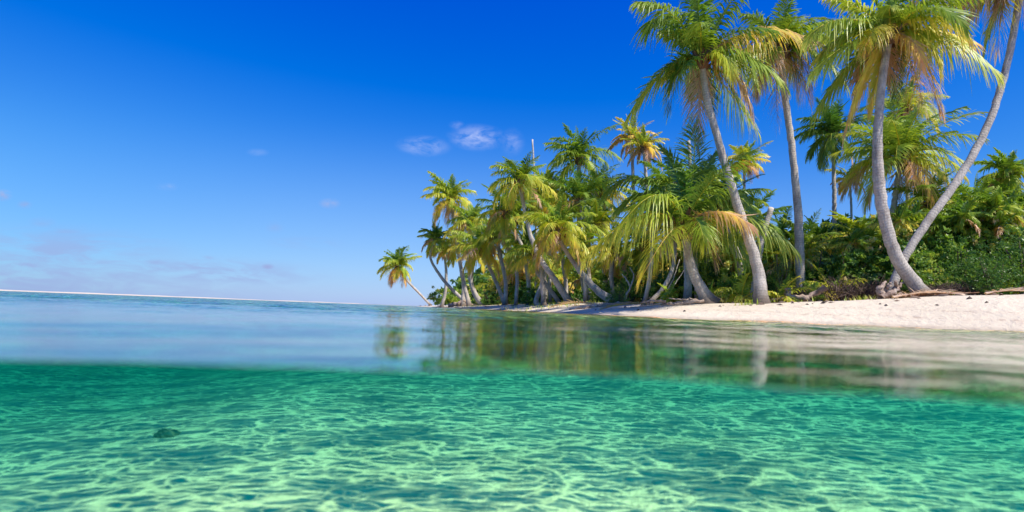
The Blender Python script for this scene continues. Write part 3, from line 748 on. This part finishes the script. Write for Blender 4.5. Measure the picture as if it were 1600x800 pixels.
B = [  # label, px, top, Y, width px, n, leaf size, age range, flat
 ('round broad-leaved bush with pale green leaves at the left tip of the grove', 702, 442, 48, 58, 1500, .13, .45, .95, .45),
 ('small dark bush under the star-shaped low palm', 765, 452, 39, 40, 900, .1, .05, .5, .4),
 ('low green bush between the thin grey trunk and the forked base', 828, 448, 31, 46, 1200, .09, .2, .7, .4),
 ('light green bush behind the sprawling palm trunk', 950, 428, 25.5, 70, 2200, .075, .3, .85, .4),
 ('dense dark green ball of a bush at the foot of the sprawling palm', 968, 446, 21.6, 36, 2600, .03, .25, .6, .2),
 ('airy green bush left of the hooked thin trunk', 985, 405, 24, 60, 2200, .07, .3, .8, .4),
 ('mixed green bush under the arched trunk', 1035, 420, 22, 60, 2200, .06, .1, .6, .4),
 ('bright green leafy shrub right beside the short thick palm foot', 1137, 425, 18.6, 52, 2600, .05, .35, .95, .45),
 ('glowing yellow-green ground shrub between the thick palm and the leaning giant', 1132, 452, 17.4, 30, 1300, .045, .75, 1.0, .5),
 ('feathery dark shrub left of the slender towering trunk', 1222, 378, 19.2, 66, 4200, .035, .15, .6, .15),
 ('feathery green shrub below the broken leaning trunk', 1190, 400, 20, 44, 2400, .035, .3, .75, .18),
 ('mid green shrub at the foot of the slender towering trunk', 1268, 430, 17.5, 46, 2400, .04, .3, .8, .3),
 ('tall dense shrub with fine leaves right of the slender towering trunk', 1290, 376, 19.5, 62, 3200, .045, .15, .65, .3),
 ('rounded pale shrub between the dark palm stem and the bow trunk', 1335, 378, 18.5, 66, 3400, .05, .25, .75, .35),
 ('spreading shrub with flat sprays right of the crossed trunks', 1448, 395, 16.4, 80, 3600, .05, .3, .85, .4),
 ('deep green wall-like shrub in the middle of the right thicket', 1500, 370, 16.8, 90, 4600, .05, .1, .65, .4),
 ('fine-leaved dark shrub hanging to the sand at the right', 1545, 385, 15.4, 86, 5200, .04, .15, .6, .25),
 ('large fine-leaved shrub cut by the right edge of the photo', 1600, 345, 15.6, 110, 5600, .045, .15, .7, .28),
 ('high leafy shrub under the right-edge palm crown', 1560, 335, 18, 90, 3600, .06, .2, .75, .4),
 ('shaded shrub between the bow trunk and the thin leaning trunk', 1405, 350, 19, 70, 3200, .05, .1, .6, .4),
]
for k, (lab, px, tp, Y, wp, n, sz, a0, a1, fl) in enumerate(B):
    bush(lab, px, tp, Y, wp, 200 + k, n, sz, a0, a1, flat=fl)

def twiggy(label, px, py_top, Y, w_px, seed, n=260):
    """leafless thicket of purple-brown twigs"""
    rng = np.random.default_rng(seed)
    x = P(px, 470, Y).x; z = tz(x, Y); hgt = P(px, py_top, Y).z - z; wd = w_px * Y / FPX / 2
    g = Geo()
    for i in range(n):
        b = np.array([rng.uniform(-1, 1) * wd, rng.uniform(-.6, .6) * wd, rng.uniform(-.02, hgt * .4)])
        e = b + np.array([rng.normal(0, .35) * wd, rng.normal(0, .3) * wd, rng.uniform(.15, .6) * hgt])
        m_ = (b + e) / 2 + rng.normal(0, .05, 3)
        V, Q, _ = tube(catmull([b, m_, e], 5), np.linspace(.012, .003, 5), 4, cap=False)
        g.add(V, Q, rng.uniform(.1, .9))
    link('dry_thicket', g.mesh('dry_thicket', [M_twig]), None, (x, Y, z), label=label, category='thicket')
twiggy('tangle of bare purple-brown twigs left of the crossed trunks', 1335, 424, 17.6, 90, 301, 420)
twiggy('brown dead brush around the foot of the slender towering trunk', 1262, 440, 17.6, 50, 302, 300)
twiggy('bare brown brush under the shrubs right of the bow trunk', 1490, 436, 15.8, 90, 303, 500)

# young palms growing from the ground
def young(label, px, py, Y, R_px, seed, n=12, age=.3):
    rng = np.random.default_rng(seed)
    p = P(px, py, Y); p.z = tz(p.x, p.y)
    r = root('young_palm', label, 'young palm', p)
    rad = R_px * Y / FPX
    fr = auto_fronds(rng, n, rad * 1.2, 1.15, dry=0, agebias=age - .25, hangdown=-1)
    fr = [(a, b, c, g_, h, l) for (a, b, c, g_, h, l) in fr]
    link('crown', crown_mesh('crown', rng, fr, .27, .05, 30, .022), r, (0, 0, .12))
    V, Q, _ = tube([(0, 0, -.05), (0, 0, .1), (0, 0, .2)], [.09, .08, .05], 8, rng, .05, cap=False)
    g = Geo(); g.add(V, Q, .4); link('stem', g.mesh('stem', [M_fibre], True), r)
young('yellow-green young palm sprouting beside the foot of the leaning giant', 1158, 462, 17.4, 52, 401, 13, .42)
young('bright green young palm sprouting right of the leaning giant foot', 1222, 462, 16.8, 46, 402, 12, .36)
young('small young palm with arching fronds left of the thick palm trunk', 1046, 466, 19.5, 40, 403, 10, .4)
young('young palm half hidden in dark brush right of the crossed trunks', 1450, 455, 16.6, 36, 404, 9, .38)
young('ragged yellow-green palm sprouting among the shrubs above the thin driftwood at the right', 1520, 452, 17.6, 95, 406, 15, .38)
young('green palm fronds fanning out of the right thicket near the photo edge', 1585, 440, 17.0, 90, 407, 14, .3)
young('yellowing ground palm between the slender trunk and the purple twigs', 1300, 460, 18.2, 62, 408, 13, .5)
young('shaded ground palm behind the foot of the bow-shaped trunk', 1375, 455, 18.6, 70, 409, 13, .25)
young('small sprouting palm by the fallen roots in the centre', 1110, 455, 19.5, 40, 405, 10, .28)

# ---------------------------------------------------------------- roots, driftwood, litter, stones
def driftwood(label, spots, Y, r0, seed, name='driftwood', cat='driftwood', mat=None):
    rng = np.random.default_rng(seed)
    g = Geo(); o = None
    for path_px in spots:
        W = [P(px, py, Y + rng.uniform(-.1, .1)) for px, py in path_px]
        W = [Vector((v.x, v.y, max(v.z, tz(v.x, v.y) + r0 * .3))) for v in W]
        if o is None: o = W[0].copy(); o.z = tz(o.x, o.y)
        n = 4 * len(W)
        pth = catmull([np.array(v - o) for v in W], n); pth[1:-1] += rng.normal(0, r0 * .25, (n - 2, 3))
        V, Q, Q3 = tube(pth, r0 * np.linspace(1, .35, n) * rng.uniform(.7, 1.1), 7, rng, .12)
        g.add(V, Q, np.concatenate([np.linspace(.8, 2, n).repeat(7), [2, .8]])); g.Q.append(Q3 + (g.n - len(V))); g.M.append(np.zeros(len(Q3), int))
    link(name, g.mesh(name, [mat or M_drift], True), None, o, label=label, category=cat)
driftwood('grey forked driftwood stump at the foot of the crossed trunks', [[(1378, 462), (1386, 450), (1392, 442)], [(1376, 464), (1395, 456), (1412, 442)], [(1380, 462), (1374, 452), (1384, 440)], [(1376, 466), (1398, 461), (1425, 459)], [(1390, 462), (1400, 450), (1398, 440)]], 14.9, .10, 501)
driftwood('long thin brown branch lying along the sand edge at the right', [[(1405, 463), (1440, 461), (1480, 459), (1530, 457)], [(1430, 461), (1460, 458), (1490, 461)]], 14.6, .035, 502, mat=M_fibre)
driftwood('grey fallen log lying in front of the bushes by the slender trunk', [[(1262, 467), (1235, 464), (1205, 468)], [(1290, 448), (1270, 460), (1240, 468)], [(1228, 466), (1232, 456), (1226, 448)]], 16.6, .10, 503)
driftwood('exposed roots spreading over the sand left of the short thick palm', [[(1100, 470), (1070, 472), (1040, 474), (1000, 478)], [(1095, 468), (1066, 468), (1045, 466)], [(1088, 470), (1060, 475), (1030, 477)], [(1040, 472), (1020, 470), (1000, 474)]], 16.9, .05, 504, 'exposed_roots', 'roots')
driftwood('fallen grey log at the waterline scarp below the sprawling palm', [[(985, 477), (955, 480), (920, 484), (890, 486)], [(960, 478), (940, 482), (910, 483)]], 21.0, .10, 505)
driftwood('bare dead branch bending up left of the hooked trunk', [[(976, 468), (985, 448), (990, 430), (984, 418)], [(985, 448), (978, 436), (972, 428)]], 22.0, .05, 506, 'dead_branch', 'branch', M_pale)
driftwood('thin dead sticks slanting beside the arched trunk', [[(1032, 468), (1050, 440), (1062, 405)], [(1040, 468), (1052, 448), (1070, 420)]], 20.2, .035, 507, 'dead_branch', 'branch', M_pale)
driftwood('brown fallen trunk lying along the left beach', [[(700, 477), (722, 476), (745, 477)], [(715, 475), (722, 471), (735, 473)]], 43, .18, 508)

# litter: fallen dry fronds
rng = np.random.default_rng(9)
def fallen(label, px, Y, ang, L, seed):
    rng = np.random.default_rng(seed); p = P(px, 470, Y); g = Geo()
    z = lambda a: tz(p.x + math.cos(ang) * a, Y + math.sin(ang) * a)
    z0 = z(0)
    pt = [np.array([math.cos(ang) * a, math.sin(ang) * a, z(a) - z0 + h]) for a, h in ((0, .05), (L * .5, .2), (L, .04))]
    frond(g, *pt, .9, rng, 34, .5, .045, .15, thick=.016, ragged=.6)
    link('fallen_frond', g.mesh('fallen_frond', [M_frond]), None, (p.x, Y, z0), label=label, category='fallen frond', group='dry fronds lying at the beach top')
fallen('dry brown frond lying below the crossed trunks', 1395, 14.3, .15, 2.0, 601)
fallen('dry brown frond lying at the far right of the beach top', 1540, 13.9, .1, 1.6, 602)
fallen('dry frond on the sand left of the short thick palm', 1020, 18.2, 2.8, 1.6, 604)
fallen('dry frond beneath the sprawling palm', 925, 23.0, 2.6, 1.8, 605)

# small debris: leaf scraps, husks and coral bits scattered on the upper beach
g = Geo(); n = 2600
xs = rng.uniform(-12, 16, n * 4); yv = rng.uniform(12, 62, n * 4)
dd = sdist(xs, yv); wl2 = np.interp(yv, [10, 14, 16, 20, 30, 60], [3.3, 2.7, 2.9, 3.6, 5.2, 6.5])
pr = np.exp(-((dd - wl2 - .2) / .9) ** 2) + .03 * ((dd > .5) & (dd < wl2))
kp = (rng.random(n * 4) < pr); xs, yv = xs[kp], yv[kp]; zv = terrain(xs, yv)
for x, y, z in zip(xs, yv, zv):
    s_ = rng.uniform(.012, .05) * (1 + y * .02); a = rng.uniform(0, 3.14)
    dx = np.array([math.cos(a), math.sin(a), rng.normal(0, .2)]) * s_ * rng.uniform(1, 3); dy = np.array([-math.sin(a), math.cos(a), 0]) * s_
    c0 = np.array([x, y, z + .004])
    g.add([c0 - dx, c0 + dy, c0 + dx, c0 - dy, c0 + [0, 0, s_ * .9]], [[0, 1, 4], [1, 2, 4], [2, 3, 4], [3, 0, 4]], rng.uniform(0, 1))
link('beach_debris', g.mesh('beach_debris', [M_twig]), None, None, kind='stuff', label='scattered husks and leaf scraps along the top of the beach', category='debris')

# grass tufts
g = Geo()
for (px, Y, spread, cnt) in [(1440, 15.3, .5, 120), (1358, 15.9, .35, 90), (1230, 16.6, .4, 90), (765, 38, 2.0, 160), (840, 29, 2.4, 260), (900, 25, 2.0, 220), (1170, 15.6, .15, 40), (940, 24, 1.5, 120), (1130, 17.2, .3, 60)]:
    cx = P(px, 470, Y).x
    for i in range(cnt):
        x = cx + rng.normal(0, spread); y = Y + rng.normal(0, spread * .4); z = tz(x, y); h = rng.uniform(.06, .2); a = rng.uniform(0, 6.28)
        d_ = np.array([math.cos(a), math.sin(a), 0]); w_ = np.array([-d_[1], d_[0], 0]) * .008 * (1 + y * .03); b = np.array([x, y, z - .01])
        g.add([b - w_, b + w_, b + w_ * .6 + d_ * h * .3 + [0, 0, h * .7], b - w_ * .6 + d_ * h * .3 + [0, 0, h * .7], b + d_ * h * .7 + [0, 0, h]], [[0, 1, 2], [0, 2, 3], [3, 2, 4]], rng.uniform(.6, 1))
link('beach_grass', g.mesh('beach_grass', [M_bush]), None, None, kind='stuff', label='sparse bright grass at the foot of the bushes', category='grass')

# coral rock on the lagoon floor
def rock(label, px, py, size, seed):
    rng = np.random.default_rng(seed)
    d = P(px, py, 1.0) - CAMP; t = .85 / -d.z; p = CAMP + d * t
    import bmesh
    bm = bmesh.new(); bmesh.ops.create_icosphere(bm, subdivisions=4, radius=1)
    for v in bm.verts:
        c = v.co; k = 1 + .25 * math.sin(c.x * 4 + seed) * math.cos(c.y * 5) + .12 * math.sin(c.z * 11 + c.x * 9) + .07 * math.sin(c.y * 21 + c.z * 17)
        v.co = Vector((c.x * size * k * 1.3, c.y * size * k, c.z * size * k * .6))
    me = bpy.data.meshes.new('coral_rock'); bm.to_mesh(me); bm.free()
    me.materials.append(M_coral)
    for q in me.polygons: q.use_smooth = True
    link('coral_rock', me, None, (p.x, p.y, tz(p.x, p.y) + size * .05), label=label, category='rock')
M_coral, t = new_mat('coral_rock')
tcn = t.n('ShaderNodeTexCoord')
c = t.mix(t.rng(t.noise(tcn.outputs['Object'], 14, 5, .7), .4, .6), (.16, .18, .13), (.40, .40, .30))
p = t.n('ShaderNodeBsdfPrincipled', {'Base Color': c, 'Roughness': .95})
t.n('ShaderNodeOutputMaterial', {0: p.outputs[0]})
rock('dark coral rock on the lagoon floor at the left', 265, 640, .065, 3)
